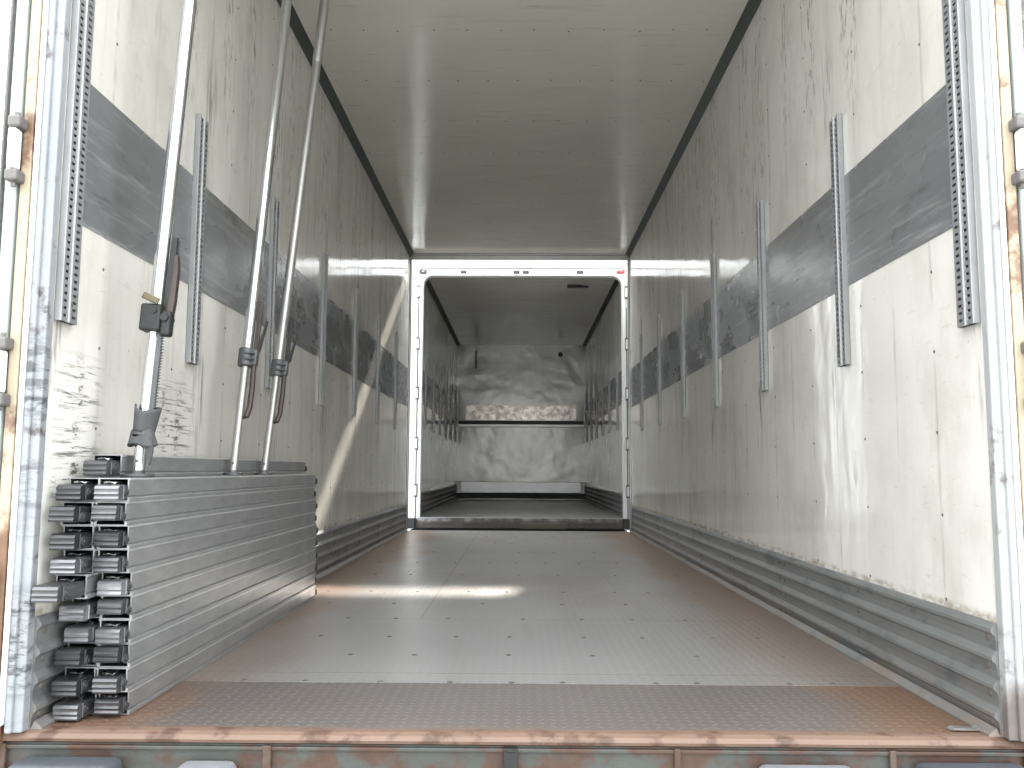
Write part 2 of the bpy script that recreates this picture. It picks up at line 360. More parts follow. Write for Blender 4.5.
bm = bmesh.new(); box(bm, -W2, W2, 2.708, Y1, -0.06, 0.0)
for yy, n_ in ((2.722, 11), (3.105, 7), (3.434, 9), (3.841, 9), (4.264, 6), (4.677, 9), (5.42, 7), (6.12, 9), (6.9, 7), (7.7, 9), (8.5, 7)):
    for k in range(n_):
        xx = -1.1 + 2.2*(k+0.5)/n_ + random.uniform(-.06, .06)
        if yy < 4.6 and xx < -0.95: continue
        disc(bm, (xx, yy+random.uniform(-.006, .006), -0.001), 'z', 0.011, 0.0035, 8, 1)
fl = obj('floor', bm, [M['floor'], M['rivet']])
struct(fl, 'grey steel tread plate floor running to the front box', 'floor')
bm = bmesh.new(); box(bm, -W2, W2, 2.235, 2.7065, -0.06, -0.001)
struct(obj('floor', bm, M['floor_near']), 'brownish worn tread plate across the rear opening', 'floor')

def wall(side, y0, y1, z0, x, mat, label, rivets=True, name=None, pitch=0.517, ph=0.26):
    s = -1 if side == 'left' else 1
    bm = bmesh.new()
    a, b = sorted((x, x+s*TH)); box(bm, a, b, y0, y1, z0, ZC+0.06)
    if rivets:
        yy = y0+ph
        while yy < y1-0.1:
            zz = z0+0.36
            while zz < ZC-0.05:
                if not (B0-0.01 < zz < B1+0.01) or True:
                    disc(bm, (x+s*0.0006, yy+random.uniform(-.008, .008), zz), 'x', 0.0055, -s*0.0030, 6, 1)
                zz += 0.235
            yy += pitch
    return struct(obj(name or 'wall_'+side, bm, [mat, M['rivet']]), label, 'wall')
wall('left', Y0, Y1, -0.06, -W2, M['wall_l'], 'dirty off-white left wall lining of the near cargo box')
wall('right', Y0, Y1, -0.06, W2, M['wall_r'], 'dirty off-white right wall lining of the near cargo box')

def ceil(y0, y1, cx, label, name='ceiling'):
    bm = bmesh.new(); box(bm, cx-W2, cx+W2, y0, y1, ZC, ZC+0.06)
    yy = y0+0.42; k = 0
    while yy < y1-0.1:
        for i in range(13):
            xx = cx-1.13+2.26*i/12+(0.09 if k % 2 else 0)
            if xx > cx+1.15: continue
            disc(bm, (xx+random.uniform(-.01, .01), yy+random.uniform(-.012, .012), ZC+0.0005), 'z', 0.006, -0.003, 6, 1)
        yy += 0.605; k += 1
    return struct(obj(name, bm, [M['ceil'], M['rivet']]), label, 'ceiling')
ceil(Y0, Y1, 0, 'stained cream ceiling lining of the near box with screw rows')

def cove(s, y0, y1, cx, label):
    x = cx+s*W2; bm = bmesh.new()
    prism(bm, [(x, ZC-0.048), (x-s*0.046, ZC-0.0005), (x-s*0.040, ZC), (x, ZC), ], 'y', y0, y1)
    return struct(obj('trim_1' if s < 0 else 'trim_2', bm, M['cove']), label, 'trim')
cove(-1, Y0, Y1-0.036, 0, 'dark green grey cove trim along the top of the near left wall')
cove(1, Y0, Y1-0.036, 0, 'dark green grey cove trim along the top of the near right wall')

def band(s, y0, y1, x, z0, z1, label, nm):
    bm = bmesh.new(); nx = s*0.0022
    yy = y0
    sheets = [y0, y0+(y1-y0)*0.34, y0+(y1-y0)*0.68, y1]
    for i in range(3):
        a, b = sorted((x, x-nx*(1 if i % 2 == 0 else 1.5))); box(bm, a, b, sheets[i], sheets[i+1]+(0.02 if i < 2 else 0), z0, z1, 0.0006, 1)
    return struct(obj(nm, bm, M['band']), label, 'wall band')
band(-1, Y0+0.004, Y1-0.10, -W2, B0, B1, 'scratched grey metal band along the near left wall', 'trim_3')
band(1, Y0+0.004, Y1-0.10, W2, B0, B1, 'scratched grey metal band along the near right wall', 'trim_4')

def kick(s, y0, y1, x, z0, h, label, nm):
    """ribbed aluminium kick planks with a flange on the floor"""
    bm = bmesh.new(); rows = 4
    pts = [(x, z0+h)]
    for i in range(rows):
        zt = z0+h*(1-i/rows); zb = z0+h*(1-(i+1)/rows)
        pts += [(x-s*0.007, zt-0.001), (x-s*0.017, zt-h*0.055), (x-s*0.017, zt-h*0.085), (x-s*0.008, zt-h*0.115), (x-s*0.005, zt-h*0.18), (x-s*0.005, zb+0.002)]
    pts += [(x-s*0.014, z0+0.022), (x-s*0.034, z0+0.005), (x-s*0.034, z0), (x, z0)]
    n_ = max(1, round((y1-y0)/1.72)); L = (y1-y0)/n_
    for k in range(n_):
        prism(bm, pts, 'y', y0+k*L+(0.002 if k else 0), y0+(k+1)*L-0.002)
        for i in range(rows):
            zz = z0+h*(1-(i+0.58)/rows)
            for yy in (y0+k*L+0.035, y0+(k+0.5)*L, y0+(k+1)*L-0.035):
                disc(bm, (x-s*0.0062, yy, zz), 'x', 0.009, -s*0.004, 8, 1)
    return struct(obj(nm, bm, [M['kick'], M['rivet']]), label, 'kick plate')
kick(-1, Y0, Y1-0.10, -W2, 0, KH, 'ribbed grey aluminium kick plates low on the near left wall', 'baseboard_left')
kick(1, Y0, Y1-0.10, W2, 0, KH, 'ribbed grey aluminium kick plates low on the near right wall', 'baseboard_right')

# header and jambs closing the near box
bm = bmesh.new()
box(bm, -W2, W2, Y1-0.015, Y1, 2.984, ZC-0.0005, 0.003)
box(bm, -W2, W2, Y1-0.034, Y1-0.015, ZC-0.022, ZC-0.0005, 0.003, 2, 1)
for s in (-1, 1):
    a, b = sorted((s*W2, s*(W2-0.022))); box(bm, a, b, Y1-0.03, Y1, 0.0, 2.984, 0.004, 2, 1)
struct(obj('trim_5', bm, [M['tube_old'], M['iron']]), 'thin grey metal edging around the front end of the near box', 'edge trim')

# ---------------------------------------------------------------- slotted tracks on the walls
def make_track():
    """origin at wall, bottom centre; face looks along +X"""
    root = thing('slotted_track', '', 'wall track')
    w, d, h = 0.084, 0.018, 0.95
    bm = bmesh.new(); pitch = 0.0198
    prof = [(0, -w/2), (d-0.002, -w/2), (d, -w/2+0.002), (d, -w/2+0.011), (d-0.0025, -w/2+0.011), (d-0.0025, -w/2+0.003), (0, -w/2+0.003)]
    prism(bm, prof, 'z', 0, h); prism(bm, [(a, -b) for a, b in prof], 'z', 0, h)
    # centre rib between the two rows of slots
    prism(bm, [(d-0.003, -0.013), (d, -0.012), (d, -0.008), (d+0.004, -0.005), (d+0.004, 0.005), (d, 0.008), (d, 0.012), (d-0.003, 0.013)], 'z', 0, h)
    k = 0
    while k*pitch < h-0.012:
        z = 0.001+k*pitch
        for a in (-1, 1):
            y0, y1 = sorted((a*0.0115, a*(w/2-0.0095))); box(bm, d-0.003, d-0.0004, y0, y1, z, z+0.0120)
        k += 1
    obj('rail', bm, M['track'], root)
    bm = bmesh.new(); box(bm, 0.0005, 0.0035, -w/2+0.004, w/2-0.004, 0.001, h-0.001)
    obj('backing', bm, M['dark'], root)
    for z in (0.05, h*0.5, h-0.05):
        bm = bmesh.new(); disc(bm, (0, 0, 0), 'x', 0.0055, 0.003, 8); obj('screw', bm, M['rivet'], root, loc=(d+0.0045, 0, z))
    return root
trk = make_track()
first_used = [False]
def copy_tree(o, parent=None):
    c = o.copy(); COL.objects.link(c)
    if parent: c.parent = parent
    for ch in list(o.children): copy_tree(ch, c)
    return c
ORD = ['first', 'second', 'third', 'fourth', 'fifth', 'sixth', 'seventh']
def put_track(x, y, z, s, label, group):
    o = trk if not first_used[0] else copy_tree(trk)
    first_used[0] = True
    o.location = (x, y, z); o.rotation_euler = (0, 0, 0 if s < 0 else PI)
    o['label'] = label; o['group'] = group
LY = [2.249, 3.135, 4.11, 5.21, 6.25, 7.26, 8.30]; RY = [2.249, 3.125, 4.15, 5.19, 6.22, 7.29, 8.35]
for i, y in enumerate(LY):
    lab = ['slotted steel track at the rear edge of the left wall', 'slotted steel track on left wall just behind the thickest pole',
           'slotted steel track on left wall partly hidden by the two thinner poles', 'slotted steel track on left wall, first beyond all the poles',
           'slotted steel track on left wall, second beyond the poles', 'slotted steel track on left wall crossed by the sun streak',
           'farthest slotted steel track on the near left wall, next to white frame'][i]
    put_track(-W2-0.0003+0.0025, y, 1.045, -1, lab, 'slotted tracks on the near left wall')
for i, y in enumerate(RY):
    lab = 'slotted steel track on near right wall, ' + ['at the rear edge', 'second from the rear edge, black smudges above it', 'third from the rear edge', 'fourth from the rear edge', 'fifth from the rear edge', 'sixth from the rear edge', 'last before the white frame'][i]
    put_track(W2-0.0022, y, 1.045, 1, lab, 'slotted tracks on the near right wall')

# ---------------------------------------------------------------- front box beyond the frame
wall('left', YF+0.02, YE, ZF-0.06, XF-W2, M['wall_f'], 'dim off-white left wall of the far cargo box beyond the frame', False)
wall('right', YF+0.02, YE, ZF-0.06, XF+W2, M['wall_f'], 'dim off-white right wall of the far cargo box beyond the frame', False)
ceil(YF+0.02, YE, XF, 'dim ceiling lining of the far cargo box')
cove(-1, YF+0.10, YE, XF, 'dark cove trim above the far box left wall').name = 'trim_6'
cove(1, YF+0.10, YE, XF, 'dark cove trim above the far box right wall').name = 'trim_7'
band(-1, YF+0.10, YE, XF-W2, 1.455, 1.87, 'dark grey metal band along the far box left wall', 'trim_8')
band(1, YF+0.10, YE, XF+W2, 1.455, 1.87, 'dark grey metal band along the far box right wall', 'trim_9')
kick(-1, YF+0.10, YE, XF-W2, ZF, 0.27, 'dark ribbed kick plates low on the far box left wall', 'baseboard_left')
kick(1, YF+0.10, YE, XF+W2, ZF, 0.27, 'dark ribbed kick plates low on the far box right wall', 'baseboard_right')
bm = bmesh.new(); box(bm, XF-W2, XF+W2, YF+0.0, YE, ZF-0.06, ZF)
struct(obj('floor', bm, M['floor_front']), 'grey tread plate floor of the far cargo box', 'floor')
for s, sd_ in ((-1, 'left'), (1, 'right')):
    for i in range(6):
        put_track(XF+s*(W2-0.0022), 10.72+1.0*i, 1.165, s, 'slotted track on far box %s wall, %s' % (sd_, ['nearest to the white frame', 'second from the white frame', 'third from the white frame', 'third from the bulkhead', 'second from the bulkhead', 'nearest to the bulkhead'][i]), 'slotted tracks on the far box %s wall' % sd_)
bm = bmesh.new(); box(bm, XF-W2-TH, XF+W2+TH, YE, YE+0.06, ZF-0.06, ZC+0.06)
for xx in (-0.02, 0.02):
    for k in range(24): disc(bm, (XF+xx, YE+0.0005, 0.5+k*0.105), 'y', 0.006, -0.003, 6, 1)
for xx in (-1.1, -0.55, 0.55, 1.1):
    for k in range(12): disc(bm, (XF+xx, YE+0.0005, 0.5+k*0.21), 'y', 0.006, -0.003, 6, 1)
struct(obj('wall_front', bm, [M['bulk'], M['rivet']]), 'grey riveted bulkhead at the far end with dented shiny panels', 'wall')
bm = bmesh.new()
box(bm, XF-1.05, XF+1.05, YE-0.006, YE, 1.60, 1.88, 0.001, 1)
for xx in (-0.4, 0.4): box(bm, XF+xx-0.02, XF+xx+0.02, YE-0.011, YE-0.005, 1.60, 1.88, 0.001, 1)
struct(obj('trim_10', bm, M['strip']), 'shiny scuffed metal strip across the bulkhead', 'wall band')
r = thing('bulkhead_rail', 'dark horizontal rail with bright lower edge across the bulkhead', 'rail', (XF, YE, 1.5))
bm = bmesh.new(); box(bm, -1.19, 1.19, -0.045, 0.0, 0.02, 0.085, 0.006); obj('channel', bm, M['fitting_dark'], r)
bm = bmesh.new(); box(bm, -1.19, 1.19, -0.06, 0.0, -0.035, 0.018, 0.006); obj('lower_flange', bm, M['tube_old'], r)
r = thing('bulkhead_bumper_rail', 'pale metal rail low across the bulkhead above the floor', 'rail', (XF, YE, 0.22))
bm = bmesh.new(); box(bm, -1.21, 1.21, -0.05, 0, 0, 0.21, 0.008); obj('channel', bm, M['tube_old'], r)
for s in (-1, 1):
    bm = bmesh.new(); box(bm, s*1.16-0.035, s*1.16+0.035, -0.062, -0.049, -0.004, 0.214, 0.003); obj('end_plate', bm, M['white'], r)
bm = bmesh.new(); box(bm, -1.21, 1.21, -0.03, 0, -0.104, -0.001); obj('dark_gap_strip', bm, M['seal'], r)  # black strip standing in for the dark gap under the rail
r = obj('wall_bracket', (lambda b: (box(b, -0.015, 0.015, -0.02, 0, 0, 0.33, 0.004), box(b, -0.022, 0.022, -0.012, 0, 0.30, 0.35, 0.004), b)[2])(bmesh.new()), M['fitting_dark'], None, False, (XF-0.87, YE, 2.58))
tag(r, 'small dark vertical bracket high on the left of the bulkhead', 'bracket')
bm = bmesh.new(); tube(bm, [(0, 0, 0), (0, -0.012, 0), (0, -0.03, 0)], [0.045, 0.045, 0.025], 14)
tag(obj('vent_cap', bm, M['fitting_dark'], None, True, (XF+0.75, YE, 2.86)), 'small dark round cap high on the right of the bulkhead', 'cap')
bm = bmesh.new(); box(bm, -0.10, 0.10, -0.05, 0.05, -0.03, 0, 0.008); tube(bm, [(0.10, 0, -0.015), (0.17, 0.01, -0.02)], 0.015, 10)
tag(obj('ceiling_fitting', bm, M['fitting_dark'], None, False, (0.72, 10.9, ZC)), 'small dark fitting on the right of the far box ceiling', 'fitting')

# ---------------------------------------------------------------- white rear frame of the front box
def rrect(x0, x1, z0, z1, r, n_=8):
    pts = [(x0, z0)]
    pts += [(x0+r-r*math.cos(PI/2*k/n_), z1-r+r*math.sin(PI/2*k/n_)) for k in range(n_+1)]
    pts += [(x1-r+r*math.sin(PI/2*k/n_), z1-r+r*math.cos(PI/2*k/n_)) for k in range(n_+1)]
    pts += [(x1, z0)]
    return pts
def arch(bm, outer, inner, y0, y1):
    n_ = len(outer)
    V = [[bm.verts.new((p[0], y, p[1])) for p in L] for L in (outer, inner) for y in (y0, y1)]
    of, ob, nf, nb = V
    for i in range(n_-1):
        bm.faces.new((of[i], of[i+1], nf[i+1], nf[i])); bm.faces.new((ob[i+1], ob[i], nb[i], nb[i+1]))
        bm.faces.new((of[i+1], of[i], ob[i], ob[i+1])); bm.faces.new((nf[i], nf[i+1], nb[i+1], nb[i]))
    bm.faces.new((of[0], nf[0], nb[0], ob[0])); bm.faces.new((of[-1], ob[-1], nb[-1], nf[-1]))
fr = thing('box_frame', 'white rounded door frame of the far cargo box', 'frame', (0, 0, 0))
def karch(o, i, y0, y1):
    b = bmesh.new(); o = (kx(o[0]), kx(o[1]), -0.03, kz(o[2]), o[3]); i = (kx(i[0]), kx(i[1]), -0.03, kz(i[2]), i[3])
    arch(b, rrect(*o), rrect(*i), y0, y1); return b
obj('outer_frame', karch((-1.238, 1.250, 3.066, 0.11), (-1.168, 1.229, 2.978, 0.06), YF-0.03, YF+0.02), M['white'], fr)
obj('backing_plate', karch((-1.36, 1.38, 3.085, 0.02), (-1.225, 1.240, 3.05, 0.10), YF-0.005, YF+0.012), M['tube_old'], fr)
obj('groove_seal', karch((-1.172, 1.233, 2.982, 0.06), (-1.150, 1.216, 2.956, 0.055), YF-0.010, YF+0.02), M['grey_line'], fr)
obj('inner_frame', karch((-1.155, 1.221, 2.962, 0.055), (-1.112, 1.180, 2.890, 0.12), YF-0.025, YF+0.09), M['white'], fr)
def hinge_part(x, z, s):
    x = kx(x); z = kz(z)
    bm = bmesh.new(); h = 0.075
    tube(bm, [(x-s*0.012, YF-0.032, z-h), (x-s*0.012, YF-0.032, z+h)], 0.009, 10)
    for zz in (z-h, z+h-0.02): box(bm, x-0.02, x+0.02, YF-0.05, YF-0.024, zz, zz+0.02, 0.003)
    o = obj('hinge', bm, M['hinge'], fr)
    bm = bmesh.new(); box(bm, x-0.013, x+0.013, YF-0.046, YF-0.031, z-h+0.02, z+h-0.02, 0.004); obj('hinge_barrel', bm, M['white'], o)
for z in (0.42, 0.95, 1.52, 2.09, 2.69):
    hinge_part(-1.162, z, -1); hinge_part(1.228, z, 1)
for s, x in ((-1, kx(-1.162)), (1, kx(1.228))):
    bm = bmesh.new(); tube(bm, [(x, YF-0.030, 0.05), (x, YF-0.030, 2.55)], 0.006, 8); obj('hinge_rod', bm, M['hinge'], fr)
bm = bmesh.new(); box(bm, kx(-1.15), kx(-1.07), YF-0.055, YF-0.024, kz(2.902), kz(2.950), 0.008)
o = obj('marker_lamp', bm, M['fitting_dark'], fr); o['label'] = 'dark square marker lamp'
bm = bmesh.new(); box(bm, kx(-1.125), kx(-1.095), YF-0.060, YF-0.054, kz(2.916), kz(2.936), 0.003); obj('lens', bm, M['grey_line'], o)
bm = bmesh.new(); box(bm, kx(1.115), kx(1.21), YF-0.055, YF-0.024, kz(2.910), kz(2.950), 0.012)
o = obj('marker_lamp', bm, M['red'], fr); o['label'] = 'red marker lamp'
for xc, wd in ((-0.66, 0.07), (-0.035, 0.075), (0.075, 0.075), (0.71, 0.08)):
    bm = bmesh.new(); box(bm, xc-wd/2, xc+wd/2, YF-0.034, YF-0.024, kz(2.908), kz(2.948), 0.004)
    o = obj('number_lamp', bm, M['collar'], fr)
    for q in (-1, 1):
        bm = bmesh.new(); tube(bm, [(xc+q*wd*0.27, YF-0.034, kz(2.928)), (xc+q*wd*0.27, YF-0.044, kz(2.928))], 0.013, 10); obj('lens', bm, M['fitting_dark'], o)
bm = bmesh.new(); box(bm, -1.17, 1.24, YF-0.045, YF, -0.0095, ZF+0.002, 0.006)
for k in range(5): box(bm, -1.1+k*0.45, -0.75+k*0.45, YF-0.052, YF-0.044, 0.04, ZF-0.02, 0.004)
o = obj('threshold', bm, M['post'], fr); o['label'] = 'grey weathered threshold beam'
bm = bmesh.new(); box(bm, -1.16, 1.23, YF-0.046, YF-0.001, ZF+0.003, ZF+0.011, 0.003); obj('bright_lip', bm, M['alu_edge'], o)
for x0 in (-1.285, 1.18):
    bm = bmesh.new(); box(bm, x0, x0+0.11, YF-0.10, YF-0.03, -0.01, 0.105, 0.01)
    o = obj('corner_block', bm, M['seal'], fr); o['label'] = 'black rubber corner block'
bm = bmesh.new(); box(bm, 0.02, 0.55, YF-0.145, YF-0.065, -0.0095, 0.055, 0.006)
tag(obj('timber_plank', bm, M['wood']), 'dark damp timber plank lying against the far box threshold', 'plank')
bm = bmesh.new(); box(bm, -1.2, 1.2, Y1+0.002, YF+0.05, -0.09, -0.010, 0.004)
struct(obj('trim_11', bm, M['bridge']), 'black bridge plate in the gap between the two boxes', 'bridge plate')

bm = bmesh.new(); box(bm, W2+0.075, W2+0.087, Y1-0.20, YF+0.20, -0.1, 3.10, 0.003)  # unseen panel, added to keep sun out of the right side gap
struct(obj('sun_blocker', bm, M['white']), 'added white panel blocking sun from the right side of the gap between the boxes', 'sun blocker')

# ---------------------------------------------------------------- stack of aluminium beams
BW, BH, BL = 0.088, 0.0630, 2.08
def beam_profile(bm):
    w, h, t = BW/2, BH, 0.003; r = 0.004
    half = [(w, 0.0), (w, 0.0085), (w-0.0012, 0.0105), (w-0.0065, 0.0115), (w-0.0065, 0.0145), (w-0.0030, 0.0165), (w-0.0030, h-0.0065), (w-0.0012, h-0.0052), (w, h-0.0046), (w, h-0.0005)]
    out = half + [(-a, b) for a, b in reversed(half)]
    inn = []
    for (x, z) in out:
        inn.append((math.copysign(min(abs(x)-t, w-r-t), x), min(max(z, t), h-0.0005-t)))
    n_ = len(out)
    def ring(L, y): return [bm.verts.new((p[0], y, p[1])) for p in L]
    o0, o1 = ring(out, 0), ring(out, BL); i0, i1 = ring(inn, 0), ring(inn, 0.30)
    j0, j1 = ring(inn, BL), ring(inn, BL-0.2)
    for i in range(n_):
        k = (i+1) % n_
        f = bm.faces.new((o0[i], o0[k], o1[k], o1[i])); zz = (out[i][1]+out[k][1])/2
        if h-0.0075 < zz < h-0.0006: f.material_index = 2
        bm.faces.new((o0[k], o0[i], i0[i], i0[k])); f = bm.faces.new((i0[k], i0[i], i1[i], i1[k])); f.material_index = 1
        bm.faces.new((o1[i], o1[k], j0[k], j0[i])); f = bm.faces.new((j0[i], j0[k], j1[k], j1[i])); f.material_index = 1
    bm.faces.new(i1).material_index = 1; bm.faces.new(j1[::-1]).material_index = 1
def fitting_mesh(depth, tilt, worn=False):
    bm = bmesh.new(); w = 0.034
    # ribbed nose block: outline in (y,z), extruded across the beam
    pts = [(-depth, 0.004), (-depth-0.003, 0.009), (-depth, 0.014), (-depth-0.0005, 0.017), (-depth-0.004, 0.021), (-depth-0.0005, 0.026), (-depth-0.001, 0.030),
           (-depth-0.003, 0.035), (-depth+0.002, 0.042), (-depth+0.012, 0.0455), (0.12, 0.0455), (0.12, 0.004)]
    vs = prism(bm, pts, 'x', -w, w-0.004)
    vs += box(bm, w-0.004, w, -depth+0.020, 0.10, 0.006, 0.043, 0.001, 1)
    if tilt: bmesh.ops.rotate(bm, verts=list(bm.verts), cent=(0, 0.10, 0.02), matrix=Matrix.Rotation(math.radians(tilt), 3, 'X'))
    return bm
def latch_mesh(depth):
    bm = bmesh.new(); w = 0.034
    tube(bm, [(w-0.001, -depth+0.034, 0.025), (w+0.004, -depth+0.034, 0.025)], 0.0125, 14)
    tube(bm, [(w+0.003, -depth+0.034, 0.025), (w+0.007, -depth+0.034, 0.025)], 0.006, 10)
    box(bm, w-0.001, w+0.003, -depth+0.034, 0.09, 0.016, 0.034, 0.001, 1)
    return bm
def hook_mesh():
    bm = bmesh.new()
    box(bm, -0.022, 0.012, -0.014, 0.10, 0.0480, 0.0520, 0.001, 1)
    tube(bm, [(-0.018, -0.014, 0.050), (-0.004, -0.022, 0.051), (0.010, -0.014, 0.050)], 0.0035, 8)
    return bm
def nub_mesh():
    bm = bmesh.new(); prism(bm, [(BL-0.05, 0.006), (BL+0.045, 0.006), (BL+0.062, 0.018), (BL+0.062, 0.034), (BL+0.045, 0.044), (BL-0.05, 0.044)], 'x', -0.032, 0.032)
    tube(bm, [(0.032, BL+0.03, 0.025), (0.042, BL+0.03, 0.025)], 0.012, 10)
    return bm
shared = {}
def make_beam(depth, tilt, mats):
    root = thing('load_beam', '', 'beam')
    if 'p' not in shared:
        bm = bmesh.new(); beam_profile(bm); p = obj('beam_tube', bm, [M['alu'], M['alu_shaded'], M['alu_edge']], root); shared['p'] = p.data
        h = obj('release_hook', hook_mesh(), M['chrome'], root, True); shared['h'] = h.data
        b = obj('end_fitting', nub_mesh(), M['fitting_dark'], root); shared['b'] = b.data
    else:
        for k, nm in (('p', 'beam_tube'), ('h', 'release_hook'), ('b', 'end_fitting')):
            o = bpy.data.objects.new(nm, shared[k]); COL.objects.link(o); o.parent = root
    root.children[-1]['label'] = 'blackened far end fitting'
    f = obj('end_fitting', fitting_mesh(depth, tilt), mats, root)
    f['label'] = 'ribbed sliding steel end fitting'
    obj('latch', latch_mesh(depth), M['fitting_dark'], f)
    return root
NB = ['topmost', 'second from top', 'third from top', 'fourth from top', 'fifth from top', 'sixth from top', 'fourth from bottom', 'third from bottom', 'second from bottom', 'bottom']
lx = [69, 62, 63, 63, 46, 72, 77, 68.5, 65, 66]
rx = [106, 104, 106, 106, 109, 109, 107.7, 105, 105, 107]
lt = [0, -3, 0, 0, -1, 0, 0, -4, 0, 0]; rt = [0, -5, -2, 0, 0, -6, 0, -7, 0, -2]
FI = {'L': [0, 0, 0, 2, 1, 3, 3, 0, 0, 2], 'R': [2, 1, 0, 1, 3, 1, 2, 0, 1, 1]}
ROW = [494, 517, 540, 565, 590, 612, 637, 662, 685, 710]
tx = [120, 120, 126, 124, 129, 127, 128, 130, 127, 129]
def on_x(px, py, X):
    d = cam_dir((px-512)/F, 1.0, (384-py)/F); return (X-CAM.x)/d.x*d.y
for i in range(10):
    z = (9-i)*BH+0.0005
    for side in 'LR':
        if side == 'L':
            y = max(on_x(lx[i], ROW[i], -1.1585), 2.13); yf = y + (0.075 if i != 4 else 0.12)
        else:
            y = on_x(rx[i], ROW[i], -1.0705); yf = on_x(tx[i], ROW[i], -1.0245)
        depth = max(0.035, yf-y); yf = y+depth
        b = make_beam(depth, lt[i] if side == 'L' else rt[i], M['fitting%d' % FI[side][i]])
        xx = (-1.1585 if side == 'L' else -1.0685)+random.uniform(-0.0015, 0.0015)
        rz = math.radians(random.uniform(0.0, 0.06)) if side == 'L' else math.radians(random.uniform(-0.03, 0.08))
        b.location = (xx, yf, z); b.rotation_euler = (0, 0, rz)
        extra = ''
        if side == 'L' and i == 4: extra = ', sticking out farthest'
        b['label'] = 'grey aluminium load beam, %s in the stack column %s%s' % (NB[i], 'against the left wall' if side == 'L' else 'facing the open floor', extra)
        b['group'] = 'stacked aluminium load beams'
b = make_beam(0.065, 0, M['fitting1']); b.location = (-1.150, 2.40, 10*BH+0.0015); b.rotation_euler = (0, 0, math.radians(0.15))
b['label'] = 'single grey load beam lying on top of the stack beside the wall'; b['group'] = 'stacked aluminium load beams'

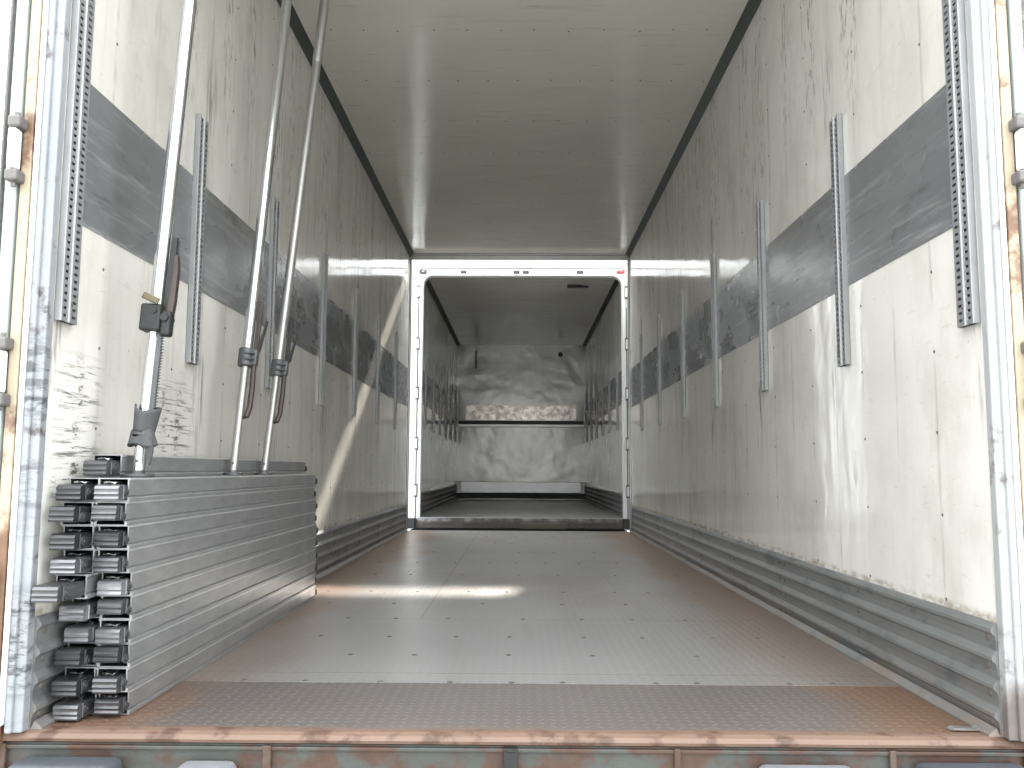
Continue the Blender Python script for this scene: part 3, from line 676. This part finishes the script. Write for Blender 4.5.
# ---------------------------------------------------------------- load-lock poles standing on the stack
ZT = 10*BH+0.0006
def at(px, py, y):
    """point on the ray through a pixel at depth y, used to read the poles' lean off the photograph"""
    d = cam_dir((px-512)/F, 1.0, (384-py)/F); t = y/d.y; return Vector((CAM.x+t*d.x, y, CAM.z+t*d.z))
def pole(name, label, foot, top, ztop, rl, ru, zc, kind):
    foot = Vector(foot); d = (Vector(top)-foot).normalized()
    L = (ztop-foot.z)/d.z
    root = thing(name, label, 'cargo pole', foot, (0, 0, 0), 'cargo poles standing on the beam stack')
    q = Vector((0, 0, 1)).rotation_difference(d); root.rotation_mode = 'QUATERNION'; root.rotation_quaternion = q
    lc = (zc-foot.z)/d.z           # distance of clamp along the pole
    # foot pad: level pad at the base
    bm = bmesh.new(); fr_ = 0.047 if kind == 0 else 0.037
    tube(bm, [(0, 0, 0.0), (0, 0, 0.004), (0, 0, 0.009), (0, 0, 0.011), (0, 0, 0.020)], [fr_*0.97, fr_, fr_*0.95, rl*1.25, rl*1.02], 24)
    bmesh.ops.transform(bm, matrix=q.inverted().to_matrix().to_4x4(), verts=bm.verts)
    obj('foot_pad', bm, M['fitting_dark'] if kind == 0 else M['collar'], root, True)
    bm = bmesh.new(); tube(bm, [(0, 0, 0.010), (0, 0, lc+0.05)], rl, 24)
    lo = obj('lower_tube', bm, M['chrome'] if kind == 0 else M['tube_old'], root, True)
    bm = bmesh.new(); disc(bm, (0, -rl+0.001, 0.045), 'y', 0.005, -0.004, 10); obj('bolt', bm, M['rivet'], lo, True)
    bm = bmesh.new(); tube(bm, [(0, 0, lc-0.0), (0, 0, L-0.03)], ru, 28)
    if kind == 2: tube(bm, [(0, 0, L*0.80), (0, 0, L*0.80+0.01), (0, 0, L-0.05)], [ru, ru*1.12, ru*1.12], 28)
    obj('upper_tube', bm, M['chrome'] if kind < 2 else M['tube_old'], root, True)
    bm = bmesh.new(); tube(bm, [(0, 0, L-0.031), (0, 0, L-0.020), (0, 0, L-0.008)], [ru, fr_, fr_], 20)
    obj('ceiling_pad', bm, M['fitting_dark'], root, True)
    if kind == 0:
        # ratchet housing
        bm = bmesh.new(); box(bm, -0.034, 0.026, -0.030, 0.028, lc-0.038, lc+0.042, 0.006)
        box(bm, 0.020, 0.052, -0.018, 0.018, lc-0.050, lc+0.026, 0.008)
        tube(bm, [(0.036, -0.026, lc+0.004), (0.036, 0.026, lc+0.004)], 0.012, 14)
        tube(bm, [(0.008, -0.034, lc+0.020), (0.008, 0.0, lc+0.020)], 0.008, 10)
        hs = obj('ratchet_housing', bm, M['iron'], root)
        bm = bmesh.new(); box(bm, -0.030, 0.022, -0.036, -0.028, lc+0.046, lc+0.066, 0.003, 2, 0, Matrix.Rotation(math.radians(22), 3, 'Y')); obj('pawl', bm, M['brass'], hs)
        # long ratchet handle rising beside the tube
        bm = bmesh.new(); pts = [(0.030, -0.03), (0.048, -0.02), (0.055, 0.05), (0.056, 0.15), (0.050, 0.195), (0.042, 0.19), (0.043, 0.13), (0.038, 0.05)]
        prism(bm, [(p[0], lc+p[1]) for p in pts], 'y', -0.010, 0.010)
        obj('ratchet_handle', bm, M['lever'], root)
        bm = bmesh.new(); box(bm, 0.024, 0.043, -0.006, 0.006, lc+0.02, lc+0.25, 0.002)
        for k in range(12): box(bm, 0.041, 0.049, -0.005, 0.005, lc+0.16+k*0.007, lc+0.1625+k*0.007)
        obj('strap_plate', bm, M['iron'], root)
        # toothed rack along lower tube
        bm = bmesh.new(); box(bm, rl-0.004, rl+0.010, -0.007, 0.007, 0.16, lc, 0.001, 1)
        k = 0
        while 0.165+k*0.0085 < lc-0.04:
            z = 0.165+k*0.0085; prism(bm, [(rl+0.009, z), (rl+0.017, z+0.003), (rl+0.009, z+0.006)], 'y', -0.006, 0.006); k += 1
        obj('rack', bm, M['collar'], root)
        # torn rubber sleeve
        bm = bmesh.new()
        def sleeve(z0, z1, r0, r1, ph, nz=6, ns=26):
            rings = []
            for j in range(nz+1):
                t = j/nz; r = r0+(r1-r0)*t
                rings.append([])
                for k in range(ns):
                    a = 2*PI*k/ns
                    lip = 0.010*math.sin(a*2+ph)*(t*t if z1 > z0 else (1-t)) + 0.004*math.sin(a*3+ph*2+t*3)
                    rr = r+0.004*math.sin(a*3+ph)+0.010*max(0, math.cos(a))*(t)
                    rings[-1].append(bm.verts.new((rr*math.cos(a), rr*math.sin(a), z0+(z1-z0)*t+lip)))
            for r_a, r_b in zip(rings, rings[1:]):
                for k in range(ns): bm.faces.new((r_a[k], r_a[(k+1) % ns], r_b[(k+1) % ns], r_b[k]))
        sleeve(0.126, 0.196, 0.024, 0.027, 0.5); sleeve(0.126, 0.088, 0.025, 0.030, 2.1)
        o = obj('rubber_sleeve', bm, M['rubber'], root, True); sm_ = o.modifiers.new('thick', 'SOLIDIFY'); sm_.thickness = 0.005; sm_.offset = 1
        bm = bmesh.new(); tube(bm, [(0.0, 0, 0.120), (0.0, 0, 0.130)], 0.0295, 24); obj('wire_band', bm, M['collar'], root, True)
        bm = bmesh.new(); prism(bm, [(0.020, 0.12), (0.038, 0.11), (0.044, 0.075), (0.038, 0.036), (0.032, 0.040), (0.026, 0.07), (0.016, 0.09)], 'y', -0.022, -0.014)
        obj('torn_flap', bm, M['rubber'], root)
    else:
        bm = bmesh.new()
        tube(bm, [(0, 0, lc-0.036), (0, 0, lc-0.033), (0, 0, lc+0.033), (0, 0, lc+0.036)], [ru+0.006, ru+0.009, ru+0.009, ru+0.006], 26)
        box(bm, 0.010, 0.046, -0.016, 0.016, lc-0.032, lc+0.032, 0.006)
        for q_ in (-0.012, 0.012): box(bm, 0.0, 0.040, -0.034, -0.020, lc+q_-0.003, lc+q_+0.003, 0.001, 1)
        obj('clamp_collar', bm, M['collar'], root, True)
        bm = bmesh.new(); e = 0.0
        pts = [(0.033, 0, lc-0.02), (0.036, 0, lc-0.12), (0.035, 0, lc-0.20), (0.026, 0, lc-0.235), (0.014, 0, lc-0.238)]
        tube(bm, pts, [0.010, 0.011, 0.011, 0.011, 0.009], 12)
        obj('lever_handle', bm, M['lever'], root, True)
        bm = bmesh.new(); box(bm, 0.026, 0.044, -0.006, 0.006, lc+0.02, lc+0.235, 0.003)
        obj('back_plate', bm, M['lever'] if kind == 1 else M['iron'], root)
        bm = bmesh.new(); prism(bm, [(0.040, lc+0.02), (0.052, lc+0.03), (0.070, lc+0.150), (0.064, lc+0.158), (0.050, lc+0.08), (0.040, lc+0.05)], 'y', -0.006, 0.006)
        obj('release_lever', bm, M['iron'], root)
    return root
f1 = at(138, 473, 2.42); f1.z = ZT; f2 = at(233, 472, 3.22); f2.z = ZT; f3 = at(264, 471, 3.62); f3.z = ZT
def zat(py, y): return at(300, py, y).z
pole('cargo_pole', 'thickest bright cargo pole with ratchet and torn rubber sleeve, leftmost', f1, at(190, 0, 2.50), ZC, 0.0165, 0.0205, at(155, 318, 2.42).z, 0)
pole('cargo_pole', 'middle cargo pole with grey collar and brown hanging lever', f2, at(287, 0, 3.55), ZC, 0.0155, 0.0215, at(249, 358, 3.3).z, 1)
pole('cargo_pole', 'dull cargo pole with grey collar, nearest to the far box of the three', f3, at(325, 0, 3.88), ZC, 0.0155, 0.0200, at(280, 369, 3.7).z, 2)

# ---------------------------------------------------------------- rear frame, doors and sill
for s, nm in ((-1, 'left'), (1, 'right')):
    def bx(bm, a, b, *r, **k):
        a, b = sorted((s*a, s*b)); return box(bm, a, b, *r, **k)
    bm = bmesh.new(); bx(bm, W2-0.001, W2+0.036, Y0-0.030, Y0+0.0, 0.0, 3.12, 0.004); bx(bm, W2+0.022, W2+0.040, Y0-0.040, Y0-0.012, 0.0, 3.12, 0.005)
    struct(obj('trim_12' if s < 0 else 'trim_13', bm, M['post_l'] if s < 0 else M['post']), 'scuffed grey %s rear corner post' % nm, 'corner post')
    bm = bmesh.new(); bx(bm, W2+0.041, W2+0.051, Y0-0.050, Y0-0.005, 0.02, 3.12, 0.006)
    struct(obj('trim_14' if s < 0 else 'trim_15', bm, M['white']), 'bright white edge strip beside the %s rear corner post' % nm, 'edge strip')
    bm = bmesh.new(); bx(bm, W2+0.052, W2+0.056, Y0-0.03, Y0, -0.03, 3.12); bx(bm, W2+0.056, W2+0.084, Y0-0.046, Y0-0.01, -0.03, 3.12, 0.004)
    struct(obj('trim_16' if s < 0 else 'trim_17', bm, M['tan']), 'tan primed rear frame strip on the %s, rusty near its foot' % nm, 'frame strip')
    # door folded back along the outside wall
    dr = thing('box_door', 'pale green white %s rear door folded back outside, seen edge-on' % nm, 'door', (0, 0, 0))
    bm = bmesh.new(); bx(bm, W2+0.092, W2+0.120, Y0-0.055, Y0+1.15, -0.02, 3.08, 0.008)
    obj('leaf', bm, M['door'], dr)
    bm = bmesh.new(); bx(bm, W2+0.124, W2+0.131, Y0-0.06, Y0-0.03, -0.02, 3.08, 0.002); obj('edge_seal', bm, M['hinge'], dr)
    for z in (0.31, 0.90, 1.485, 2.07, 2.66):
        bm = bmesh.new()
        for q in (-0.072, 0.072): bx(bm, W2+0.070, W2+0.104, Y0-0.085, Y0-0.042, z+q-0.016, z+q+0.016, 0.006)
        tube(bm, [(s*(W2+0.088), Y0-0.066, z-0.10), (s*(W2+0.088), Y0-0.066, z+0.10)], 0.007, 10)
        o = obj('hinge', bm, M['hinge'], dr)
        bm = bmesh.new(); bx(bm, W2+0.078, W2+0.100, Y0-0.088, Y0-0.052, z-0.054, z+0.054, 0.008); obj('hinge_barrel', bm, M['white'], o)

sill = thing('rear_sill', 'rust-edged green painted sill beam across the rear opening', 'sill', (0, 0, 0))
bm = bmesh.new()
prism(bm, [(2.236, 0.001), (2.205, 0.0015), (2.190, -0.004), (2.183, -0.014), (2.186, -0.022), (2.20, -0.026), (2.236, -0.026)], 'x', -1.30, 1.30)
o = obj('rust_nosing', bm, M['rust'], sill)
bm = bmesh.new(); box(bm, -1.33, 1.33, 2.196, 2.236, -0.22, -0.0265, 0.002)
box(bm, -1.30, 1.30, 2.188, 2.20, -0.042, -0.031, 0.003)
obj('face_beam', bm, M['green'], sill)
bm = bmesh.new(); box(bm, -0.022, 0.012, 2.175, 2.195, -0.20, -0.028, 0.003); box(bm, -0.014, 0.006, 2.170, 2.178, -0.036, -0.030, 0.002); obj('clip', bm, M['iron'], sill)
bm = bmesh.new()
for x0, x1 in ((-1.29, -1.262), (-0.62, -0.60), (0.93, 0.945), (0.40, 0.415), (1.262, 1.29)): box(bm, x0, x1, 2.182, 2.197, -0.2, -0.028, 0.002)
obj('stiffener', bm, M['rust_dk'], sill)
for x0, x1, mm, zz, lab in ((-1.22, -0.965, 'bumper', -0.055, 'wide grey rubber bumper at the left end of the rear sill'),
                        (-0.82, -0.68, 'bumper_pale', -0.062, 'narrow pale bumper cap on the left part of the rear sill'),
                        (0.60, 0.835, 'bumper_pale', -0.060, 'pale bumper cap on the right part of the rear sill'),
                        (0.985, 1.25, 'bumper', -0.052, 'wide grey rubber bumper at the right end of the rear sill')):
    t = thing('rubber_bumper', lab, 'bumper', ((x0+x1)/2, 2.195, zz))
    h = (x1-x0)/2
    bm = bmesh.new(); box(bm, -h, h, -0.095, 0.0, -0.11, 0.0, 0.022, 4); obj('block', bm, M[mm], t, True)
    bm = bmesh.new()
    for q in (-h*0.55, h*0.55): tube(bm, [(q, -0.088, -0.05), (q, -0.099, -0.05)], 0.014, 6)
    obj('bolt', bm, M['iron'], t)
# small bent tab lying at the foot of the right kick plate
bm = bmesh.new(); prism(bm, [(-0.035, 0.002), (0.035, 0.001), (0.040, 0.012), (0.028, 0.005), (-0.025, 0.008)], 'y', -0.012, 0.012)
tag(obj('bent_tab', bm, M['tube_old'], None, False, (1.150, 2.262, 0.001)), 'small bent metal tab on the floor by the right corner post', 'tab')
